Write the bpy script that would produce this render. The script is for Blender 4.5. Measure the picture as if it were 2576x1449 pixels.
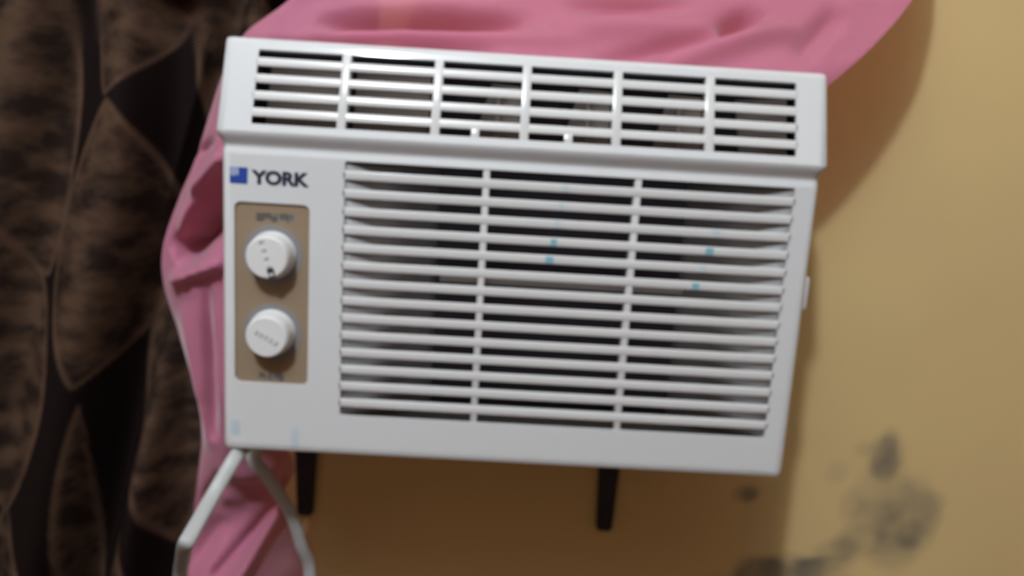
import bpy, bmesh, math, random
from mathutils import Vector, Matrix, noise

random.seed(7)
scene = bpy.context.scene
for o in list(bpy.data.objects):
    bpy.data.objects.remove(o)
COL = scene.collection
Z0 = 1.30                      # height of the conditioner's lower edge above the floor
WY = 0.20                      # the room face of the wall the unit sticks out of

# ------------------------------------------------------------------ camera
F = 1950.0
def rodr(r):
    t = math.sqrt(sum(a*a for a in r))
    return Matrix.Rotation(t, 3, Vector(r).normalized())
RW = rodr((0.17881748, -0.01332434, 0.05883934)) @ Matrix(((1,0,0),(0,0,-1),(0,1,0)))
CAMP = Vector((-0.01414376, -0.61218634, 0.26101821+Z0))
cd = bpy.data.cameras.new('camera')
cam = bpy.data.objects.new('camera', cd); COL.objects.link(cam)
cd.sensor_width = 36.0
cd.lens = F/2576*36
cd.clip_start = 0.01
m = Matrix((RW[0], -RW[1], -RW[2])).transposed().to_4x4()
m.translation = CAMP
cam.matrix_world = m
cd.dof.use_dof = True
cd.dof.focus_distance = 0.36
cd.dof.aperture_fstop = 5.6
scene.camera = cam

# ------------------------------------------------------------------ light, world, exposure
w = bpy.data.worlds.new('world'); scene.world = w; w.use_nodes = True
w.node_tree.nodes['Background'].inputs[0].default_value = (0.5, 0.52, 0.56, 1)
w.node_tree.nodes['Background'].inputs[1].default_value = 0.02
ld = bpy.data.lights.new('bulb_light', 'POINT')
ld.energy = 91
ld.color = (0.82, 0.905, 1.0)
ld.shadow_soft_size = 0.05
lo = bpy.data.objects.new('bulb_light', ld); COL.objects.link(lo)
lo.location = (-0.40, -1.30, Z0+1.58)
vs = scene.view_settings
scene.display_settings.display_device = 'sRGB'
vs.view_transform = 'Standard'; vs.look = 'None'; vs.gamma = 1; vs.use_curve_mapping = False
vs.exposure = 0.0

# ------------------------------------------------------------------ helpers
def at(px, py, Y):
    """photo pixel -> world point on the plane y = Y (used to measure the photograph)"""
    d = RW.transposed() @ Vector(((px-1288)/F, (py-724.5)/F, 1))
    return CAMP + d*((Y-CAMP.y)/d.y)

def mat(name, color, rough=0.5, metal=0.0, spec=0.5, coat=0.0, sheen=0.0):
    mt = bpy.data.materials.new(name); mt.use_nodes = True
    b = mt.node_tree.nodes['Principled BSDF']
    b.inputs['Base Color'].default_value = (*color, 1)
    b.inputs['Roughness'].default_value = rough
    b.inputs['Metallic'].default_value = metal
    b.inputs['Specular IOR Level'].default_value = spec
    b.inputs['Coat Weight'].default_value = coat
    b.inputs['Sheen Weight'].default_value = sheen
    return mt

def nd(mt, typ, **kw):
    n = mt.node_tree.nodes.new(typ)
    for k, v in kw.items(): setattr(n, k, v)
    return n
def lk(mt, a, b): mt.node_tree.links.new(a, b)

def add_variation(mt, scale, amount, bump=0.0, bscale=400):
    """fine mottling of the base colour and a fine bump, both object space noise"""
    b = mt.node_tree.nodes['Principled BSDF']
    tc = nd(mt, 'ShaderNodeTexCoord')
    n = nd(mt, 'ShaderNodeTexNoise'); n.inputs['Scale'].default_value = scale; n.inputs['Detail'].default_value = 4
    lk(mt, tc.outputs['Object'], n.inputs['Vector'])
    mr = nd(mt, 'ShaderNodeMapRange'); mr.inputs[3].default_value = 1-amount; mr.inputs[4].default_value = 1+amount
    lk(mt, n.outputs['Fac'], mr.inputs[0])
    hs = nd(mt, 'ShaderNodeHueSaturation'); hs.inputs['Color'].default_value = b.inputs['Base Color'].default_value
    lk(mt, mr.outputs[0], hs.inputs['Value']); lk(mt, hs.outputs[0], b.inputs['Base Color'])
    if bump:
        n2 = nd(mt, 'ShaderNodeTexNoise'); n2.inputs['Scale'].default_value = bscale; n2.inputs['Detail'].default_value = 3
        lk(mt, tc.outputs['Object'], n2.inputs['Vector'])
        bp = nd(mt, 'ShaderNodeBump'); bp.inputs['Strength'].default_value = bump; bp.inputs['Distance'].default_value = 0.002
        lk(mt, n2.outputs['Fac'], bp.inputs['Height']); lk(mt, bp.outputs[0], b.inputs['Normal'])
    return mt

M = {}
M['plastic'] = add_variation(mat('white_plastic', (0.67, 0.68, 0.685), 0.075, spec=0.5), 30, 0.012)
M['slat'] = add_variation(mat('slat_plastic', (0.67, 0.667, 0.66), 0.15), 30, 0.015)
M['duct'] = mat('dark_interior', (0.045, 0.04, 0.05), 0.6)
M['backing'] = mat('backing_plastic_shaded', (0.30, 0.297, 0.295), 0.5)  # white plastic coloured grey, so slot shade is partly in the colour
M['filter'] = add_variation(mat('filter_mesh', (0.06, 0.055, 0.075), 0.7), 300, 0.3)
M['filter_frame'] = mat('filter_frame_grey', (0.36, 0.33, 0.31), 0.5)
M['vane'] = mat('vane_plastic', (0.46, 0.42, 0.39), 0.45)
M['tan'] = add_variation(mat('bronze_panel', (0.285, 0.208, 0.138), 0.42), 90, 0.03)
M['print'] = mat('grey_print', (0.20, 0.205, 0.21), 0.55)
M['ring'] = mat('dial_print', (0.225, 0.22, 0.225), 0.55)
M['knob'] = mat('knob_plastic', (0.74, 0.74, 0.735), 0.25, coat=0.2)
M['mark'] = mat('knob_mark', (0.56, 0.54, 0.51), 0.5)
M['navy'] = mat('logo_navy', (0.02, 0.022, 0.05), 0.4)
M['blue'] = mat('logo_blue', (0.02, 0.06, 0.32), 0.4)
M['pale'] = mat('logo_pale', (0.36, 0.42, 0.62), 0.4)
M['film'] = mat('blue_film', (0.22, 0.44, 0.53), 0.3)
M['film_pale'] = mat('pale_film', (0.52, 0.61, 0.65), 0.3)
M['casing'] = add_variation(mat('casing_metal', (0.55, 0.55, 0.54), 0.4), 20, 0.03)
M['bracket'] = add_variation(mat('bracket_black', (0.012, 0.012, 0.018), 0.5), 60, 0.2)
M['cord'] = add_variation(mat('cord_white', (0.43, 0.435, 0.43), 0.45), 60, 0.03)
M['clip'] = mat('clip_plastic', (0.72, 0.72, 0.74), 0.3)
M['pink'] = add_variation(mat('pink_cloth', (0.70, 0.235, 0.365), 0.7, spec=0.2, sheen=0.7), 25, 0.04, 0.12, 700)
def thin_cloth(mt, amount, holes):
    nt = mt.node_tree; b = nt.nodes['Principled BSDF']; out = nt.nodes['Material Output']
    tr = nd(mt, 'ShaderNodeBsdfTranslucent'); ms = nd(mt, 'ShaderNodeMixShader'); ms.inputs[0].default_value = amount
    tp = nd(mt, 'ShaderNodeBsdfTransparent'); tp.inputs['Color'].default_value = (1, .62, .48, 1); mt_ = nd(mt, 'ShaderNodeMixShader'); mt_.inputs[0].default_value = holes
    lk(mt, b.inputs['Base Color'].links[0].from_socket, tr.inputs['Color'])
    lk(mt, b.outputs[0], ms.inputs[1]); lk(mt, tr.outputs[0], ms.inputs[2]); lk(mt, ms.outputs[0], mt_.inputs[1]); lk(mt, tp.outputs[0], mt_.inputs[2]); lk(mt, mt_.outputs[0], out.inputs['Surface'])
thin_cloth(M['pink'], .26, .19)
M['floor'] = add_variation(mat('floor_tile', (0.10, 0.07, 0.05), 0.4), 6, 0.08)
M['ceiling'] = add_variation(mat('ceiling_paint', (0.90, 0.86, 0.80), 0.9), 8, 0.02)

# painted wall: tan emulsion, grime attribute
def wall_material(stained):
    mt = mat('wall_paint_stained' if stained else 'wall_paint', (0.66, 0.46, 0.215), 0.5, spec=0.35)
    b = mt.node_tree.nodes['Principled BSDF']
    tc = nd(mt, 'ShaderNodeTexCoord')
    n = nd(mt, 'ShaderNodeTexNoise'); n.inputs['Scale'].default_value = 5; n.inputs['Detail'].default_value = 5
    lk(mt, tc.outputs['Object'], n.inputs['Vector'])
    cr = nd(mt, 'ShaderNodeValToRGB')
    cr.color_ramp.elements[0].position = 0.3; cr.color_ramp.elements[0].color = (0.655, 0.478, 0.232, 1)
    cr.color_ramp.elements[1].position = 0.7; cr.color_ramp.elements[1].color = (0.70, 0.515, 0.238, 1)
    lk(mt, n.outputs['Fac'], cr.inputs[0])
    out = cr.outputs[0]
    if stained:
        a = nd(mt, 'ShaderNodeAttribute', attribute_name='stain')
        n2 = nd(mt, 'ShaderNodeTexNoise'); n2.inputs['Scale'].default_value = 28; n2.inputs['Detail'].default_value = 3
        lk(mt, tc.outputs['Object'], n2.inputs['Vector'])
        mr = nd(mt, 'ShaderNodeMapRange'); mr.inputs[1].default_value = 0.3; mr.inputs[2].default_value = 0.7
        mr.inputs[3].default_value = 0.6; mr.inputs[4].default_value = 1.0
        lk(mt, n2.outputs['Fac'], mr.inputs[0])
        mm = nd(mt, 'ShaderNodeMath', operation='MULTIPLY'); mm.use_clamp = True
        lk(mt, a.outputs['Fac'], mm.inputs[0]); lk(mt, mr.outputs[0], mm.inputs[1])
        mx = nd(mt, 'ShaderNodeMix', data_type='RGBA')
        lk(mt, mm.outputs[0], mx.inputs[0]); lk(mt, out, mx.inputs[6])
        mx.inputs[7].default_value = (0.125, 0.115, 0.095, 1)
        out = mx.outputs[2]
    lk(mt, out, b.inputs['Base Color'])
    n3 = nd(mt, 'ShaderNodeTexNoise'); n3.inputs['Scale'].default_value = 120
    lk(mt, tc.outputs['Object'], n3.inputs['Vector'])
    bp = nd(mt, 'ShaderNodeBump'); bp.inputs['Strength'].default_value = 0.15; bp.inputs['Distance'].default_value = 0.002
    lk(mt, n3.outputs['Fac'], bp.inputs['Height']); lk(mt, bp.outputs[0], b.inputs['Normal'])
    return mt
M['wall'] = add_variation(mat('far_wall_paint', (0.38, 0.24, 0.15), 0.6), 5, 0.05, 0.1, 120)
M['wall_stained'] = wall_material(True)

def obj_from_mesh(name, me, m_, parent=None, smooth=None):
    if m_ and not me.materials: me.materials.append(m_)
    if smooth is not None:
        me.shade_smooth(); me.set_sharp_from_angle(angle=math.radians(smooth))
    o = bpy.data.objects.new(name, me); COL.objects.link(o)
    if parent: o.parent = parent
    return o
def obj(name, bm, m_, parent=None, smooth=None):
    bmesh.ops.recalc_face_normals(bm, faces=bm.faces)
    me = bpy.data.meshes.new(name); bm.to_mesh(me); bm.free()
    return obj_from_mesh(name, me, m_, parent, smooth)
def grid_obj(name, V, nu, nv, m_, parent=None):
    fs = [(i*nv+j, i*nv+j+1, (i+1)*nv+j+1, (i+1)*nv+j) for i in range(nu-1) for j in range(nv-1)]
    me = bpy.data.meshes.new(name); me.from_pydata(V, [], fs); me.shade_smooth()
    return obj_from_mesh(name, me, m_, parent)
def thing(name, label, cat, loc):
    o = bpy.data.objects.new(name, None); COL.objects.link(o)
    o.location = loc; o['label'] = label; o['category'] = cat; o.empty_display_size = 0.05
    return o
def add_box(bm, x0, x1, y0, y1, z0, z1, bev=0.0, seg=2, mtx=None):
    r = bmesh.ops.create_cube(bm, size=1)
    vs_ = r['verts']
    for v in vs_:
        v.co = Vector((x0+(v.co.x+.5)*(x1-x0), y0+(v.co.y+.5)*(y1-y0), z0+(v.co.z+.5)*(z1-z0)))
    geo = vs_
    if bev:
        es = list({e for v in vs_ for e in v.link_edges})
        r2 = bmesh.ops.bevel(bm, geom=es, offset=bev, segments=seg, profile=0.5, affect='EDGES')
        geo = list({v for f in r2['faces'] for v in f.verts} | {v for v in vs_ if v.is_valid})
    if mtx:
        for v in geo: v.co = mtx @ v.co
    return geo
def rrect(cx, cz, hw, hh, r, n=6):
    pts = []
    for sx, sz, a0 in ((1,1,0), (-1,1,90), (-1,-1,180), (1,-1,270)):
        for k in range(n+1):
            a = math.radians(a0+90*k/n)
            pts.append((cx+sx*(hw-r)+r*math.cos(a), cz+sz*(hh-r)+r*math.sin(a)))
    return pts
def prism(bm, pts, y0, y1):
    """outline in x,z pulled from y0 (front) to y1"""
    a = [bm.verts.new((x, y0, z)) for x, z in pts]; b = [bm.verts.new((x, y1, z)) for x, z in pts]
    n = len(pts)
    bm.faces.new(a); bm.faces.new(b[::-1])
    for i in range(n): bm.faces.new((a[i], b[i], b[(i+1) % n], a[(i+1) % n]))
def lathe_y(bm, prof, cx, cz, n=40):
    """profile (radius, y) turned about a y-axis"""
    rings = []
    for r, y in prof:
        if r < 1e-6: rings.append([bm.verts.new((cx, y, cz))])
        else: rings.append([bm.verts.new((cx+r*math.cos(2*math.pi*k/n), y, cz+r*math.sin(2*math.pi*k/n))) for k in range(n)])
    for a, b in zip(rings, rings[1:]):
        for k in range(n):
            k2 = (k+1) % n
            if len(a) == 1: bm.faces.new((a[0], b[k], b[k2]))
            elif len(b) == 1: bm.faces.new((a[k], b[0], a[k2]))
            else: bm.faces.new((a[k], b[k], b[k2], a[k2]))
def catmull(P, n):
    out = []
    for i in range(len(P)-1):
        p0, p1, p2, p3 = P[max(i-1, 0)], P[i], P[i+1], P[min(i+2, len(P)-1)]
        for k in range(n):
            t = k/n
            out.append(0.5*((2*p1)+(p2-p0)*t+(2*p0-5*p1+4*p2-p3)*t*t+(3*p1-p0-3*p2+p3)*t**3))
    out.append(P[-1].copy())
    return out
def sstep(a, b, x):
    t = max(0., min(1., (x-a)/(b-a))); return t*t*(3-2*t)

# ------------------------------------------------------------------ the room
def slab(name, x0, x1, y0, y1, z0, z1, m_):
    bm = bmesh.new(); add_box(bm, x0, x1, y0, y1, z0, z1)
    o = obj(name, bm, m_); o['kind'] = 'structure'; return o
RX0, RX1, RY0, RZ1 = -2.3, 2.5, -3.6, 3.15
slab('floor', RX0-.1, RX1+.1, RY0-.1, WY+.12, -0.1, 0, M['floor'])
slab('ceiling', RX0-.1, RX1+.1, RY0-.1, WY+.12, RZ1, RZ1+.1, M['ceiling'])
slab('wall_left', RX0-.1, RX0, RY0, WY, 0, RZ1, M['wall'])
slab('wall_right', RX1, RX1+.1, RY0, WY, 0, RZ1, M['wall'])
slab('wall_front', RX0-.1, RX1+.1, RY0-.1, RY0, 0, RZ1, M['wall'])

# back wall: a grid with the opening the unit sits in, finer where the grime is
BX, BZ0, BZ1 = 0.2225, Z0+0.008, Z0+0.325       # casing section
stains = []   # centre x, z, radius x, radius z, angle, strength
def st(px, py, rx, rz, ang, s):
    p = at(px, py, WY); k = 0.84/F
    stains.append((p.x, p.z, rx*k, rz*k, math.radians(ang), s))
st(2228, 1150, 34, 46, 0, .62); st(2240, 1110, 18, 30, 10, .3); st(2170, 1130, 14, 16, 0, .25)
st(2225, 1240, 55, 75, 0, .30); st(2285, 1300, 62, 75, 0, .40); st(2330, 1290, 30, 60, 10, .25)
st(2285, 1345, 28, 30, 0, .3); st(2245, 1390, 48, 40, 0, .4); st(2150, 1365, 45, 36, 20, .42); st(2200, 1310, 50, 40, 0, .25)
st(2140, 1270, 24, 40, 0, .22); st(2105, 1190, 22, 24, 0, .18); st(2100, 1385, 50, 26, 15, .35)
st(2060, 1425, 60, 24, 10, .6); st(1985, 1425, 70, 26, 0, .5); st(1910, 1432, 52, 30, 0, .75); st(1920, 1470, 60, 40, 0, .6)
st(1878, 1240, 30, 18, 10, .5); st(1886, 1246, 18, 14, 0, .3); st(1985, 1465, 160, 24, 0, .35)
patch = (at(1868, 1270, WY), at(1958, 1270, WY), at(1900, 1210, WY), at(1900, 1400, WY))
def stain_at(x, z):
    s = 0.
    for cx, cz, rx, rz, a, k in stains:
        dx, dz = x-cx, z-cz
        if abs(dx) > 4*rx+4*rz or abs(dz) > 4*rx+4*rz: continue
        u = (dx*math.cos(a)+dz*math.sin(a))/rx; v = (-dx*math.sin(a)+dz*math.cos(a))/rz
        wob = 1+.45*noise.noise(Vector((x*38, z*38, cx*9)))
        q = (u*u+v*v)*wob
        s = s+k*(1-sstep(.0, 3.2, q))
    ex = sstep(patch[0].x-.004, patch[0].x+.004, x)*(1-sstep(patch[1].x-.004, patch[1].x+.004, x))
    ez = sstep(patch[3].z-.004, patch[3].z+.004, z)*(1-sstep(patch[2].z-.004, patch[2].z+.004, z))
    return min(1, s+.10*ex*ez)
def build_wall_back():
    xs = sorted({round(RX0+(RX1-RX0)*i/24, 5) for i in range(25)} | {-BX, BX} | {round(.24+.0035*i, 5) for i in range(84)})
    zs = sorted({round(RZ1*i/20, 5) for i in range(21)} | {BZ0, BZ1} | {round(Z0-.30+.0035*i, 5) for i in range(92)})
    V = [(x, WY, z) for x in xs for z in zs]; nz = len(zs)
    fs = []
    for i in range(len(xs)-1):
        for j in range(nz-1):
            cx, cz = (xs[i]+xs[i+1])/2, (zs[j]+zs[j+1])/2
            if -BX < cx < BX and BZ0 < cz < BZ1: continue
            fs.append((i*nz+j, (i+1)*nz+j, (i+1)*nz+j+1, i*nz+j+1))
    me = bpy.data.meshes.new('wall_back'); me.from_pydata(V, [], fs)
    a = me.attributes.new('stain', 'FLOAT', 'POINT')
    for k, v in enumerate(V):
        a.data[k].value = stain_at(v[0], v[2]) if .24 < v[0] < .56 and Z0-.31 < v[2] < Z0+.03 else 0.
    o = obj_from_mesh('wall_back', me, M['wall_stained'])
    sm = o.modifiers.new('thickness', 'SOLIDIFY'); sm.thickness = 0.12; sm.offset = -1
    o['kind'] = 'structure'
build_wall_back()

# ------------------------------------------------------------------ the air conditioner
AC = thing('window_air_conditioner', 'white window air conditioner with louvred grilles and two round knobs', 'air conditioner', (0, 0, Z0))

# front shell: (z, y) rows bottom to top; the sides roll back
TILT = math.radians(18.6)
def up_y(z): return -0.0042+(z-.262)*math.tan(TILT)
rows = [(0.000, 0.050), (0.000, 0.0065), (0.0006, 0.0038), (0.0022, 0.0015), (0.0045, 0.0004), (0.0075, 0.0), (0.0190, 0.0)]
R_LOW = len(rows)-1
rows += [(0.2440, 0.0), (0.2455, 0.0003), (0.2472, 0.0009), (0.2488, 0.0015), (0.2500, 0.0017), (0.2512, 0.0014), (0.2527, 0.0005), (0.2545, -0.0007), (0.2563, -0.0019), (0.2582, -0.0030), (0.2602, -0.0039), (0.2622, up_y(.2622))]
R_UP = len(rows)-1
rows += [(0.3290, up_y(.329)), (0.3316, up_y(.3316)+.0005), (0.3332, 0.0215), (0.3342, 0.0250), (0.3344, 0.050)]
def side_cols(hw): return [(hw, None), (hw, .0070), (hw-.0007, .0042), (hw-.0022, .0019), (hw-.0045, .0005), (hw-.0075, 0.)]
def build_shell():
    bm = bmesh.new(); G = []
    for z, y in rows:
        hw = .2350+.0036*sstep(.252, .262, z)
        line = []
        sc = side_cols(hw)
        for sgn, seq in ((-1, sc), (1, sc[::-1])):
            for x, dy in seq:
                yy = .05 if dy is None else min(.05, y+dy)
                zz = z
                # round the outline's corners a little
                line.append(bm.verts.new((sgn*x, yy, zz)))
        G.append(line)
    nc = len(G[0])
    for i in range(len(G)-1):
        for j in range(nc-1):
            if j == nc//2-1 and i in (R_LOW, R_UP): continue
            try: bm.faces.new((G[i][j], G[i][j+1], G[i+1][j+1], G[i+1][j]))
            except ValueError: pass
    jm = nc//2-1
    def panel(i, loops):
        outer = [G[i][jm], G[i][jm+1], G[i+1][jm+1], G[i+1][jm]]
        es = []
        for a, b in zip(outer, outer[1:]+outer[:1]):
            es.append(bm.edges.get((a, b)) or bm.edges.new((a, b)))
        for lp in loops:
            vv = [bm.verts.new(p) for p in lp]
            for a, b in zip(vv, vv[1:]+vv[:1]): es.append(bm.edges.new((a, b)))
        bmesh.ops.triangle_fill(bm, use_beauty=True, use_dissolve=False, edges=es)
    panel(R_LOW, [[(x, 0, z) for x, z in rrect(.0384, .1395, .1768, .1038, .0015, 2)], [(x, 0, z) for x, z in rrect(-.1948, .1336, .0296, .0736, .0052)]])
    panel(R_UP, [[(x, up_y(z), z) for x, z in rrect(.0007, .2964, .2112, .0287, .0012, 2)]])
    o = obj('front_panel', bm, M['plastic'], AC)
    md = o.modifiers.new('thickness', 'SOLIDIFY'); md.thickness = .0024; md.offset = -1
    me = bpy.data.meshes.new_from_object(o.evaluated_get(bpy.context.evaluated_depsgraph_get()))
    o.modifiers.clear(); o.data = me
    me.shade_smooth(); me.set_sharp_from_angle(angle=math.radians(28))
    flat = [Vector((0, -1, 0)), Vector((0, -math.cos(TILT), math.sin(TILT)))]
    big = [min(min((p.normal-n).length, (p.normal+n).length) for n in flat) < .002 for p in me.polygons]
    ek = {}
    for p in me.polygons:
        for k in p.edge_keys: ek.setdefault(k, []).append(big[p.index])
    se = me.attributes.get('sharp_edge') or me.attributes.new('sharp_edge', 'BOOLEAN', 'EDGE')
    for e in me.edges:
        q = ek.get(e.key, [])
        if len(q) == 2 and q[0] != q[1]: se.data[e.index].value = True
    return o
build_shell()

# lower grille: dished ends greyed to stand in for shade, dark filter between, slats and ribs in front
GX0, GX1, GZ0, GZ1 = -.1384, .2152, .0357, .2433
def dish():
    for sgn, xa, xb in ((-1, GX0-.0005, -.066), (1, GX1+.0005, .137)):
        bm = bmesh.new(); pr = []
        for k in range(13):
            t = k/12; pr.append((xa+(xb-xa)*t, .0026+.0285*t*(.55+.45*t)))
        lo_ = [bm.verts.new((x, y, GZ0-.002)) for x, y in pr]; hi = [bm.verts.new((x, y, GZ1+.002)) for x, y in pr]
        for k in range(12): bm.faces.new((lo_[k], lo_[k+1], hi[k+1], hi[k]))
        o = obj('grille_backing', bm, M['backing'], AC)
        o.data.shade_smooth()
        s = o.modifiers.new('thickness', 'SOLIDIFY'); s.thickness = .0015; s.offset = 0
    bm = bmesh.new()
    add_box(bm, GX0, GX1, .030, .0315, GZ0-.0003, GZ1+.002)
    add_box(bm, GX0, GX1, .0030, .0315, GZ1+.0022, GZ1+.0037)
    obj('air_filter', bm, M['filter'], AC)['label'] = 'dark filter behind the lower slats'
    for bx in ((-.062, .138, .0130, .016, .1500, .1576), (-.052, -.030, .0130, .016, .0355, .0425), (.004, .128, .0130, .016, .0355, .0425)):
        bm = bmesh.new(); add_box(bm, *bx, .001)
        obj('filter_frame', bm, M['filter_frame'], AC)
dish()
PITCH = .0143
def blade(x0, x1, hf, hb, dep, r=.0012, rise=0.):
    """louvre blade: rounded nose at y=0, upper side falling towards the back"""
    bm = bmesh.new()
    sec = [(r, -hf), (.3*r, -hf+.3*r), (0, -hf+r), (0, hf-r), (.3*r, hf-.3*r), (r, hf), (dep, -hf+hb+rise), (dep, -hf+rise)]
    a_ = [bm.verts.new((x0, y, z)) for y, z in sec]; b_ = [bm.verts.new((x1, y, z)) for y, z in sec]
    bm.faces.new(a_); bm.faces.new(b_[::-1])
    for k in range(len(sec)): bm.faces.new((a_[k], a_[(k+1) % len(sec)], b_[(k+1) % len(sec)], b_[k]))
    return bm
sbm = blade(GX0-.001, GX1+.001, .00365, .0046, .0125)
slat_o = obj('slat', sbm, M['slat'], AC, 40)
for i in range(14):
    z = .2396-.00715-PITCH*i
    o = slat_o if i == 0 else slat_o.copy()
    if i: COL.objects.link(o)
    o.location.z = z
rbm = bmesh.new(); add_box(rbm, -.0027, .0027, .0006, .0135, GZ0-.001, GZ1+.001, .0008)
rib_o = obj('rib', rbm, M['slat'], AC, 40); rib_o.location.x = -.0278
r2 = rib_o.copy(); COL.objects.link(r2); r2.location.x = .0917

# upper outlet: frame of reference tilted with the face (local x, depth, along-face)
TM = Matrix.Translation((0, up_y(.2964), .2964)) @ Matrix.Rotation(-TILT, 4, 'X')
UH = .0287/math.cos(TILT)
sbm = blade(-.2118, .2132, .0037, .0050, .0105, rise=.0042)
up_slat = obj('outlet_slat', sbm, M['slat'], AC, 40)
UP = (2*UH-.0058)/4
for i in range(4):
    o = up_slat if i == 0 else up_slat.copy()
    if i: COL.objects.link(o)
    o.matrix_local = TM @ Matrix.Translation((0, 0, UH-.0029-UP*(i+.5)))
ub = bmesh.new(); add_box(ub, -.0036, .0036, -.0002, .010, -UH-.0005, UH+.0005, .0009)
up_rib = obj('outlet_rib', ub, M['slat'], AC, 40)
for i, x in enumerate((-.1418, -.0696, -.0006, .0711, .1440)):
    o = up_rib if i == 0 else up_rib.copy()
    if i: COL.objects.link(o)
    o.matrix_local = TM @ Matrix.Translation((x, 0, 0))
ub = bmesh.new(); add_box(ub, -.0033, .0033, -.0002, .008, -UH-.0005, -UH+.0075, .0009)
tab = obj('outlet_rib', ub, M['slat'], AC, 40); tab.matrix_local = TM @ Matrix.Translation((-.0384, 0, 0))
tab2 = tab.copy(); COL.objects.link(tab2); tab2.matrix_local = TM @ Matrix.Translation((.0339, 0, 0))
# dark duct behind
db = bmesh.new()
add_box(db, -.2125, .2139, .026, .0275, -UH-.006, UH+.004)
add_box(db, -.2125, .2139, .004, .0275, UH+.0012, UH+.004)
add_box(db, -.2145, -.2125, .004, .0275, -UH-.006, UH+.004)
add_box(db, .2139, .2159, .004, .0275, -UH-.006, UH+.004)
add_box(db, -.2125, .2139, .004, .0275, -UH-.0075, -UH-.006)
du = obj('air_duct', db, M['duct'], AC); du.matrix_local = TM
# steering vanes, one per bay: closed in the two left bays, half turned in the rest
bays = [-.2105, -.1418, -.0696, -.0006, .0711, .1440, .2119]
for i in range(6):
    xa, xb = bays[i]+.0045, bays[i+1]-.0045; L = xb-xa
    bm = bmesh.new()
    if i < 2: P = [(xa+.001, .0175, -UH+.001), (xb-.002, .0125, -UH+.001), (xb-.002, .0125, UH-.0065), (xa+.001, .0175, UH-.0065)]
    elif i < 5: P = [(xa+.42*L, .0185, -UH+.004), (xb, .0092, -UH-.001), (xb, .0092, UH-.014), (xa+.62*L, .0185, UH-.0085)]
    else: P = [(xa+.45*L, .024, -UH+.001), (xb+.002, .0135, -UH-.001), (xb+.002, .0135, UH-.0075), (xa+.38*L, .024, UH-.0075)]
    f = [bm.verts.new(p) for p in P]; b = [bm.verts.new((p[0], p[1]+.0012, p[2])) for p in P]
    bm.faces.new(f); bm.faces.new(b[::-1])
    for k in range(4): bm.faces.new((f[k], b[k], b[(k+1) % 4], f[(k+1) % 4]))
    if 2 <= i < 5:   # stiffening fin on the vane
        add_box(bm, xb-.30*L, xb-.26*L, .0088, .0135, -UH+.002, UH-.020)
    o = obj('vane', bm, M['vane'], AC); o.matrix_local = TM

# control panel, prints, dial rings, knobs
bm = bmesh.new(); prism(bm, rrect(-.1948, .1336, .0296, .0736, .0052), .0018, .004)
cp = obj('control_panel', bm, M['tan'], AC, 30); cp['label'] = 'bronze control plate'
def glyph_row(x0, x1, z, h, n, slope, seed):
    rnd = random.Random(seed); bm = bmesh.new(); wd = (x1-x0)/n
    for k in range(n):
        cx = x0+wd*(k+.5); cz = z+slope*(cx-x0)
        a, b = cx-wd*.42, cx+wd*.42
        add_box(bm, a, a+wd*.30, .00165, .0019, cz-h/2, cz+h/2)
        if rnd.random() < .7: add_box(bm, a, b, .00165, .0019, cz+h*.22, cz+h/2)
        if rnd.random() < .7: add_box(bm, a, b, .00165, .0019, cz-h/2, cz-h*.2)
        if rnd.random() < .8: add_box(bm, b-wd*.30, b, .00165, .0019, cz-h/2, cz+h/2)
        add_box(bm, a, b, .00165, .0019, cz-h*.12, cz+h*.12)
    return obj('dial_caption', bm, M['print'], cp)
glyph_row(-.2078, -.1772, .1958, .0062, 10, 0, 3)
glyph_row(-.2052, -.1850, .0650, .0058, 5, 0, 5)
for kz, ang, sd in ((.1660, -72, 1), (.1025, -28, 2)):
    bm = bmesh.new()
    n = 48; KX = -.1945
    ring = [[bm.verts.new((KX+r*math.cos(2*math.pi*k/n), y, kz+r*math.sin(2*math.pi*k/n))) for k in range(n)] for r, y in ((.0120, .0015), (.0235, .0015), (.0237, .0019))]
    for a, b in zip(ring, ring[1:]):
        for k in range(n): bm.faces.new((a[k], b[k], b[(k+1) % n], a[(k+1) % n]))
    obj('dial_ring', bm, M['ring'], cp)
    bm = bmesh.new()
    lathe_y(bm, [(.0192, .0014), (.0190, -.0005), (.0182, -.0016), (.0177, -.0030), (.0171, -.0125), (.0166, -.0140), (.0154, -.0151), (.0, -.0153)], KX, kz)
    kn = obj('knob', bm, M['knob'], AC, 35)
    bm = bmesh.new()
    mx = Matrix.Translation((KX, 0, kz)) @ Matrix.Rotation(-math.radians(ang), 4, 'Y')
    hl = .0135 if sd == 1 else .0085
    for k in range(5):
        u = -hl+2*hl*k/4
        add_box(bm, u-.0011, u+.0011, -.0159, -.0151, -.0019, .0019, mtx=mx)
    obj('pointer_mark', bm, M['mark'], kn)
    if sd == 1:
        bm = bmesh.new(); add_box(bm, .0085, .0168, -.0157, -.0128, -.0028, .0028, .0006, mtx=mx)
        obj('pointer_notch', bm, M['duct'], kn)

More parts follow.
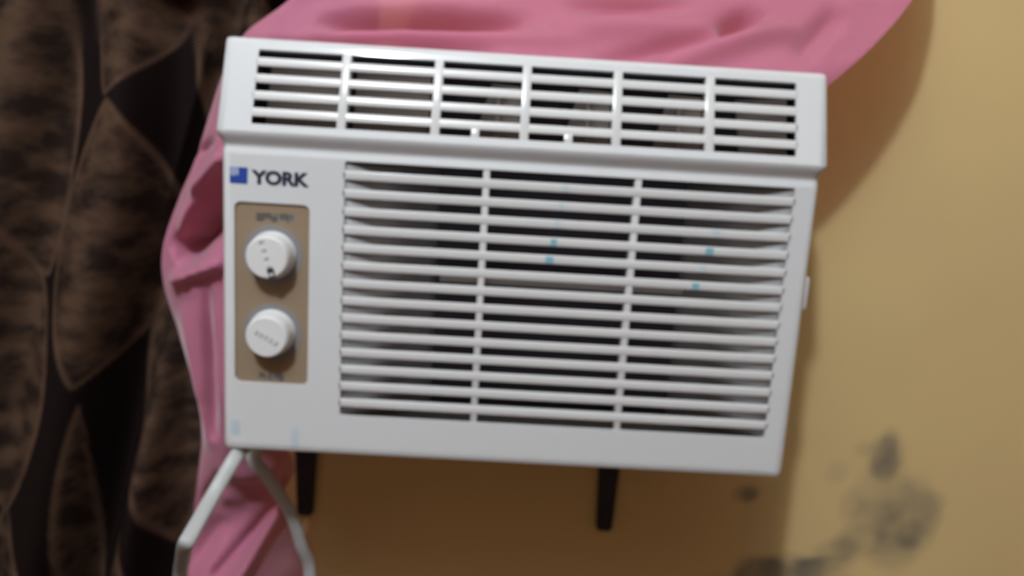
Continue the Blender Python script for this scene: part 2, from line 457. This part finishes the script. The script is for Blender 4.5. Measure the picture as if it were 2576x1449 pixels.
# maker's badge
bm = bmesh.new(); prism(bm, [(-.2276, .2213), (-.2141, .2213), (-.2136, .2338), (-.2276, .2338)], -.0004, .0004)
bd = obj('badge', bm, M['blue'], AC); bd['label'] = 'blue square emblem'
bm = bmesh.new()
prism(bm, [(-.2273, .2275), (-.2262, .2275), (-.2262, .2336), (-.2273, .2336)], -.0007, -.0003)
prism(bm, [(-.2258, .2268), (-.2234, .2268), (-.2234, .2336), (-.2258, .2336)], -.0007, -.0003)
prism(bm, [(-.2230, .2284), (-.2206, .2272), (-.2206, .2332), (-.2230, .2336)], -.0007, -.0003)
obj('emblem_mark', bm, M['pale'], bd)
fc = bpy.data.curves.new('lettering', 'FONT'); fc.body = 'YORK'; fc.size = .0148; fc.extrude = .0003; fc.offset = .0007
fc.space_character = 1.0; fc.align_x = 'LEFT'
fo = bpy.data.objects.new('lettering_curve', fc); COL.objects.link(fo)
dg = bpy.context.evaluated_depsgraph_get()
lm = bpy.data.meshes.new_from_object(fo.evaluated_get(dg))
bpy.data.objects.remove(fo)
xs_ = [v.co.x for v in lm.vertices]; ys_ = [v.co.y for v in lm.vertices]
sx = .0452/(max(xs_)-min(xs_)); sy = .0112/(max(ys_)-min(ys_))
for v in lm.vertices:
    x, y, z = v.co
    v.co = (-.2110+(x-min(xs_))*sx, -.0001-z, .2213+(y-min(ys_))*sy)
lm.materials.clear()
lt = obj_from_mesh('lettering', lm, M['navy'], AC); lt['label'] = 'dark navy brand lettering'

# scraps of blue protective film left on slats and panel
def film(px, py, wpx, hpx, m_, lab=None):
    p = at(px, py, 0); k = .615/F
    bm = bmesh.new(); add_box(bm, p.x-wpx*k/2, p.x+wpx*k/2, -.0003, .0003, p.z-Z0-hpx*k/2, p.z-Z0+hpx*k/2)
    o = obj('film_scrap', bm, m_, AC); o['label'] = lab or 'scrap of light blue film'
def slat_z(i): return .2396-.00715-PITCH*i
for i, px, wd, pale in ((0, 1422, 12, 1), (1, 1412, 12, 1), (2, 1402, 14, 1), (3, 1393, 16, 0), (4, 1382, 20, 0), (2, 1802, 20, 1), (3, 1785, 20, 0), (4, 1768, 12, 1), (5, 1750, 18, 0)):
    zz = slat_z(i)+Z0
    # find the pixel row of that slat
    py = min(range(380, 1150, 2), key=lambda q: abs(at(px, q, 0).z-zz))
    film(px, py, wd, 17, M['film_pale'] if pale else M['film'])
film(592, 1073, 22, 40, M['film_pale'], 'pale blue film scrap'); film(742, 1100, 18, 52, M['film_pale'], 'pale blue film scrap')

# clip on the right flank
bm = bmesh.new(); add_box(bm, .2345, .2418, .012, .030, .143, .1715, .003, 3)
obj('side_clip', bm, M['clip'], AC, 40)
# metal casing running back through the wall
bm = bmesh.new(); add_box(bm, -.2215, .2215, .0475, .50, .0090, .3240, .003, 2)
obj('casing', bm, M['casing'], AC, 40)

# ------------------------------------------------------------------ brackets under the unit
def bracket(cx, label):
    t = thing('wall_bracket', label, 'bracket', (cx, WY, Z0-.155))
    bm = bmesh.new()
    prism(bm, [(-.0088, .004), (-.0060, 0), (.0060, 0), (.0088, .004), (.0145, .155), (-.0145, .155)], -.006, 0)
    obj('wall_leg', bm, M['bracket'], t)
    bm = bmesh.new(); add_box(bm, -.0145, .0145, -.146, 0, .155, .1625, .001)
    obj('support_arm', bm, M['bracket'], t)
    bm = bmesh.new(); lathe_y(bm, [(.0045, -.0058), (.0042, -.0075), (.0025, -.0085), (0, -.0087)], 0, .022, 12)
    obj('screw', bm, M['bracket'], t)
    t['group'] = 'wall brackets under the air conditioner'
    return t
bracket(-.2140, 'black tapered wall bracket under the air conditioner, beside the white cord')
bracket(.1205, 'black tapered wall bracket under the air conditioner, standing clear in the brown shadow')

# ------------------------------------------------------------------ pink cloth draped round the unit
V3 = lambda x, y, z: Vector((x, y, z+Z0))
stations = [  # inner edge (against the unit), middle, outer edge
    (V3(.243, .055, .320), V3(.350, .092, .462), V3(.318, .130, .60)),
    (V3(.225, .052, .326), V3(.275, .100, .440), V3(.27, .150, .60)),
    (V3(.120, .052, .326), V3(.125, .105, .410), V3(.14, .160, .58)),
    (V3(.000, .052, .326), V3(.000, .105, .405), V3(.00, .160, .56)),
    (V3(-.12, .052, .326), V3(-.105, .105, .400), V3(-.08, .150, .52)),
    (V3(-.205, .052, .327), V3(-.188, .085, .372), V3(-.15, .105, .43)),
    (V3(-.226, .052, .324), V3(-.222, .066, .343), V3(-.209, .085, .372)),
    (V3(-.2245, .056, .300), V3(-.240, .062, .318), V3(-.250, .076, .330)),
    (V3(-.2245, .060, .235), V3(-.255, .060, .240), V3(-.286, .085, .240)),
    (V3(-.2245, .062, .150), V3(-.270, .058, .150), V3(-.319, .085, .146)),
    (V3(-.2245, .064, .070), V3(-.265, .058, .072), V3(-.304, .085, .072)),
    (V3(-.2245, .080, .010), V3(-.250, .060, .005), V3(-.285, .085, -.005)),
    (at(738, 1165, .165), V3(-.245, .085, -.05), V3(-.292, .092, -.07)),
    (at(728, 1250, .178), V3(-.238, .122, -.11), V3(-.302, .098, -.13)),
    (at(780, 1449, .182), V3(-.254, .066, -.21), V3(-.310, .092, -.21)),
    (V3(-.202, .182, -.420), V3(-.260, .105, -.42), V3(-.325, .105, -.42)),
]
folds = []   # ridge lines: end points, half width, height (towards the room)
def fold(ax, ay, bx, by, wpx, amp, Y=.08, taper=True):
    a, b = at(ax, ay, Y), at(bx, by, Y)
    folds.append((a.x, a.z, b.x, b.z, wpx*.70/F, amp, taper))
# top: a long lens shaped hollow, a smaller one at the right, ridges between them
fold(800, 62, 1330, 66, 17, -.026); fold(780, 28, 1340, 22, 26, .012); fold(760, 96, 1500, 104, 20, .010)
fold(1810, 76, 1920, 26, 20, -.030); fold(1350, 66, 1800, 70, 30, .010); fold(1480, 160, 1860, 84, 16, -.012)
fold(1640, 178, 2010, 66, 24, .016); fold(1990, 150, 2120, 20, 22, -.014); fold(1420, 8, 1760, 6, 20, -.012)
fold(620, 108, 1260, 140, 13, -.012)
# left flank: deep pocket between two ridges
fold(478, 618, 575, 530, 28, -.075, taper=False); fold(515, 560, 575, 470, 22, -.045, taper=False); fold(436, 660, 500, 480, 11, .008); fold(500, 470, 575, 400, 13, .014, taper=False); fold(450, 698, 575, 655, 13, .014, taper=False)
fold(480, 392, 560, 352, 10, -.010)
fold(470, 760, 530, 1130, 20, .010); fold(540, 700, 548, 1100, 14, -.016)
# hanging tail
fold(560, 1180, 690, 1245, 34, .010); fold(520, 1250, 600, 1290, 30, .008); fold(690, 1300, 545, 1449, 20, -.018, taper=False)
fold(665, 1345, 590, 1480, 16, .022, taper=False); fold(722, 1290, 700, 1460, 40, -.020, taper=False); fold(540, 1330, 470, 1449, 24, -.010)
fold(500, 1300, 560, 1180, 22, -.008)
def fold_d(x, z):
    s = 0.
    for ax, az, bx, bz, hw, amp, taper in folds:
        dx, dz = bx-ax, bz-az; L2 = dx*dx+dz*dz
        t = max(0, min(1, ((x-ax)*dx+(z-az)*dz)/L2))
        d2 = (x-ax-dx*t)**2+(z-az-dz*t)**2
        s += amp*math.exp(-d2/(hw*hw))*(math.sin(math.pi*t)**.7 if taper else 1)
    return s
def build_cloth():
    n = 20
    A, B, C = (catmull([s[k] for s in stations], n) for k in range(3))
    nv = 64; V = []
    for a, b, c in zip(A, B, C):
        for j in range(nv):
            t = j/(nv-1)
            p = a*(1-t)*(1-2*t)+b*4*t*(1-t)+c*t*(2*t-1)
            k = sstep(0, .12, t)*(1-.5*sstep(.9, 1, t))
            d = fold_d(p.x, p.z)
            wr = .0025*noise.noise(Vector((p.x*22, p.z*22, 3.1)))+.0012*noise.noise(Vector((p.x*60, p.z*60, 8.)))
            q = p+Vector((0, -.75, .5)).normalized()*((d+wr)*k) if p.z > Z0+.33 else p+Vector((0, -1, 0))*((d+wr)*k)
            q.y = min(q.y, WY-.012)
            if q.x < -.2245 and q.z < Z0+.31: q.y = min(q.y, .146)
            V.append(q)
    o = grid_obj('pink_cloth', V, len(A), nv, M['pink'])
    o['label'] = 'pink cloth draped over top and left side of the white air conditioner'
    o['category'] = 'cloth'
build_cloth()

# ------------------------------------------------------------------ dark curtain with woven leaves
mt = mat('curtain_weave', (.05, .03, .02), .85, spec=.12); M['curtain'] = mt
def curtain_material():
    b = mt.node_tree.nodes['Principled BSDF']
    tc = nd(mt, 'ShaderNodeTexCoord')
    a = nd(mt, 'ShaderNodeAttribute', attribute_name='leaf'); e = nd(mt, 'ShaderNodeAttribute', attribute_name='vein')
    mp = nd(mt, 'ShaderNodeMapping'); mp.inputs['Scale'].default_value = (24, 24, 46)
    lk(mt, tc.outputs['Object'], mp.inputs['Vector'])
    n = nd(mt, 'ShaderNodeTexNoise'); n.inputs['Scale'].default_value = 1.0; n.inputs['Detail'].default_value = 4; n.inputs['Roughness'].default_value = .55
    lk(mt, mp.outputs[0], n.inputs['Vector'])
    cr = nd(mt, 'ShaderNodeValToRGB'); E_ = cr.color_ramp.elements
    E_[0].position = .40; E_[0].color = (.022, .0125, .009, 1)
    E_[1].position = .62; E_[1].color = (.084, .048, .029, 1)
    lk(mt, n.outputs['Fac'], cr.inputs[0])
    m1 = nd(mt, 'ShaderNodeMix', data_type='RGBA'); m1.inputs[6].default_value = (.0085, .0038, .0034, 1)
    lk(mt, a.outputs['Fac'], m1.inputs[0]); lk(mt, cr.outputs[0], m1.inputs[7])
    m2 = nd(mt, 'ShaderNodeMix', data_type='RGBA'); m2.inputs[7].default_value = (.105, .060, .038, 1)
    lk(mt, e.outputs['Fac'], m2.inputs[0]); lk(mt, m1.outputs[2], m2.inputs[6])
    lk(mt, m2.outputs[2], b.inputs['Base Color'])
    wv = nd(mt, 'ShaderNodeTexWave'); wv.bands_direction = 'Z'; wv.inputs['Scale'].default_value = 160; wv.inputs['Distortion'].default_value = 2
    lk(mt, tc.outputs['Object'], wv.inputs['Vector'])
    bp = nd(mt, 'ShaderNodeBump'); bp.inputs['Strength'].default_value = .15; bp.inputs['Distance'].default_value = .001
    lk(mt, wv.outputs['Fac'], bp.inputs['Height']); lk(mt, bp.outputs[0], b.inputs['Normal'])
curtain_material()
leaves = []
def leaf(tx, ty, bx, by, wl, wr, p=.8):
    a, b = at(tx, ty, .13), at(bx, by, .13); k = .75/F
    leaves.append((a.x, a.z, b.x, b.z, wl*k, wr*k, p))
leaf(290, 245, 205, 968, 100, 170); leaf(335, -480, 278, 242, 74, 178); leaf(60, -420, 105, 700, 170, 98, .6)
leaf(15, 560, 0, 1300, 140, 138); leaf(560, -420, 520, 520, 75, 110, .7); leaf(395, 660, 425, 1395, 100, 80, .7)
leaf(215, 1000, 180, 1750, 62, 12); leaf(285, 1225, 320, 1950, 30, 70); leaf(10, 1288, 50, 2050, 150, 105, .6)
for q in range(-6, 7):          # the woven repeat carries on outside the picture
    for c in range(3):
        px, py = -300-290*c, 245+740*q+370*(c % 2)
        leaf(px, py, px-30, py+720, 125, 125)
    if q > 1 or q < -1:
        for c in range(3):
            px, py = 20+290*c, 245+740*q+370*((c+1) % 2)
            leaf(px, py, px-30, py+720, 125, 125)
def leaf_at(x, z):
    best, vein = 0., 0.
    for ax, az, bx, bz, wl, wr, p in leaves:
        if not bz < z < az: continue
        t = (az-z)/(az-bz); xc = ax+(bx-ax)*t
        s = math.sin(math.pi*t)**p
        hw = (wl if x < xc else wr)*s
        if hw < 1e-5: continue
        d = abs(x-xc)
        gap = (hw-d)
        ins = sstep(-.0006, .0018, gap)
        if ins <= 0: continue
        best = max(best, ins)
        vein = max(vein, ins*(1-sstep(.003, .0075, gap))*.75)
    return best, vein
def build_curtain():
    v0, v1, v2 = at(520, 150, .13), at(330, 900, .13), at(215, 1449, .13)
    def valley(z):
        if z > v1.z: return v1.x+(v0.x-v1.x)*(z-v1.z)/(v0.z-v1.z) if z < v0.z+.1 else v1.x+(v0.x-v1.x)*(v0.z+.1-v1.z)/(v0.z-v1.z)
        return v1.x+(v2.x-v1.x)*(v1.z-z)/(v1.z-v2.z) if z > v2.z-.2 else v1.x+(v2.x-v1.x)*(v1.z-v2.z+.2)/(v1.z-v2.z)
    zs = [.03+.012*i for i in range(int((Z0-.32-.03)/.012))]; zz = zs[-1]
    while zz < Z0+.46: zz += .0036; zs.append(zz)
    while zz < 2.55: zz += .012; zs.append(zz)
    nx = 300; V = []; Lf = []; Vn = []
    for i in range(nx):
        u = i/(nx-1)
        for z in zs:
            xr = -.266+.106*sstep(Z0+.325, Z0+.39, z)
            x = -.95+(xr+.95)*(1-(1-u)**1.5)
            s = x-valley(z)
            y = .128+.055*math.exp(-(s/.026)**2)-.030*math.exp(-((s-.042)/.022)**2)-.022*math.exp(-((s+.050)/.030)**2)
            fade = 1-sstep(-.16, -.06, s)
            if s < 0: y += sstep(.05, .13, -s)*.020*math.sin((s+.1)*58+z*1.4)
            y += .003*noise.noise(Vector((x*14, z*5, 1.)))
            y = max(.097, min(y, WY-.014))
            near = sstep(-.37, -.325, x)*(1-sstep(Z0+.36, Z0+.42, z))
            y = y+(max(y, .162)-y)*near
            V.append((x, y, z)); a, b = leaf_at(x, z); Lf.append(a); Vn.append(b)
    o = grid_obj('curtain', V, nx, len(zs), M['curtain'])
    for nm, D in (('leaf', Lf), ('vein', Vn)):
        at_ = o.data.attributes.new(nm, 'FLOAT', 'POINT'); at_.data.foreach_set('value', D)
    s = o.modifiers.new('thickness', 'SOLIDIFY'); s.thickness = .0012; s.offset = 0
    o['label'] = 'dark brown curtain woven with bronze leaf shapes, hanging left of the pink cloth'
    o['category'] = 'curtain'
build_curtain()

# ------------------------------------------------------------------ power cord: one flat lead, looping below the unit
def build_cord():
    P = [V3(-.221, .022, -.0046), at(602, 1139, .007), at(585, 1162, -.003), at(535, 1248, -.022), at(482, 1342, -.058), at(466, 1372, -.062), at(460, 1405, -.030), at(452, 1470, .015),
         V3(-.290, .03, -.24), V3(-.250, .03, -.31), V3(-.205, .075, -.29), at(778, 1470, .110), at(757, 1370, .102), at(730, 1290, .094), at(700, 1240, .084), at(665, 1190, .074), at(636, 1142, .066), V3(-.203, .064, .002)]
    C = catmull(P, 8); prof = []
    hw, ht = .0062, .0034
    for k in range(16):
        a = 2*math.pi*k/16
        prof.append((hw*math.copysign(abs(math.cos(a))**.8, math.cos(a)), ht*math.copysign(abs(math.sin(a))**.8, math.sin(a))))
    bm = bmesh.new(); rings = []
    for i, c in enumerate(C):
        t = (C[min(i+1, len(C)-1)]-C[max(i-1, 0)]).normalized()
        nrm = Vector((0, -1, 0)); nrm = (nrm-t*nrm.dot(t)).normalized(); sd = t.cross(nrm)
        rings.append([bm.verts.new(c+sd*a+nrm*b) for a, b in prof])
    for r0, r1 in zip(rings, rings[1:]):
        for k in range(16): bm.faces.new((r0[k], r1[k], r1[(k+1) % 16], r0[(k+1) % 16]))
    bm.faces.new(rings[0]); bm.faces.new(rings[-1][::-1])
    o = obj('power_cord', bm, M['cord'], None, 60)
    o['label'] = 'flat white power cord looping down from the lower left corner of the air conditioner'
    o['category'] = 'cord'
build_cord()
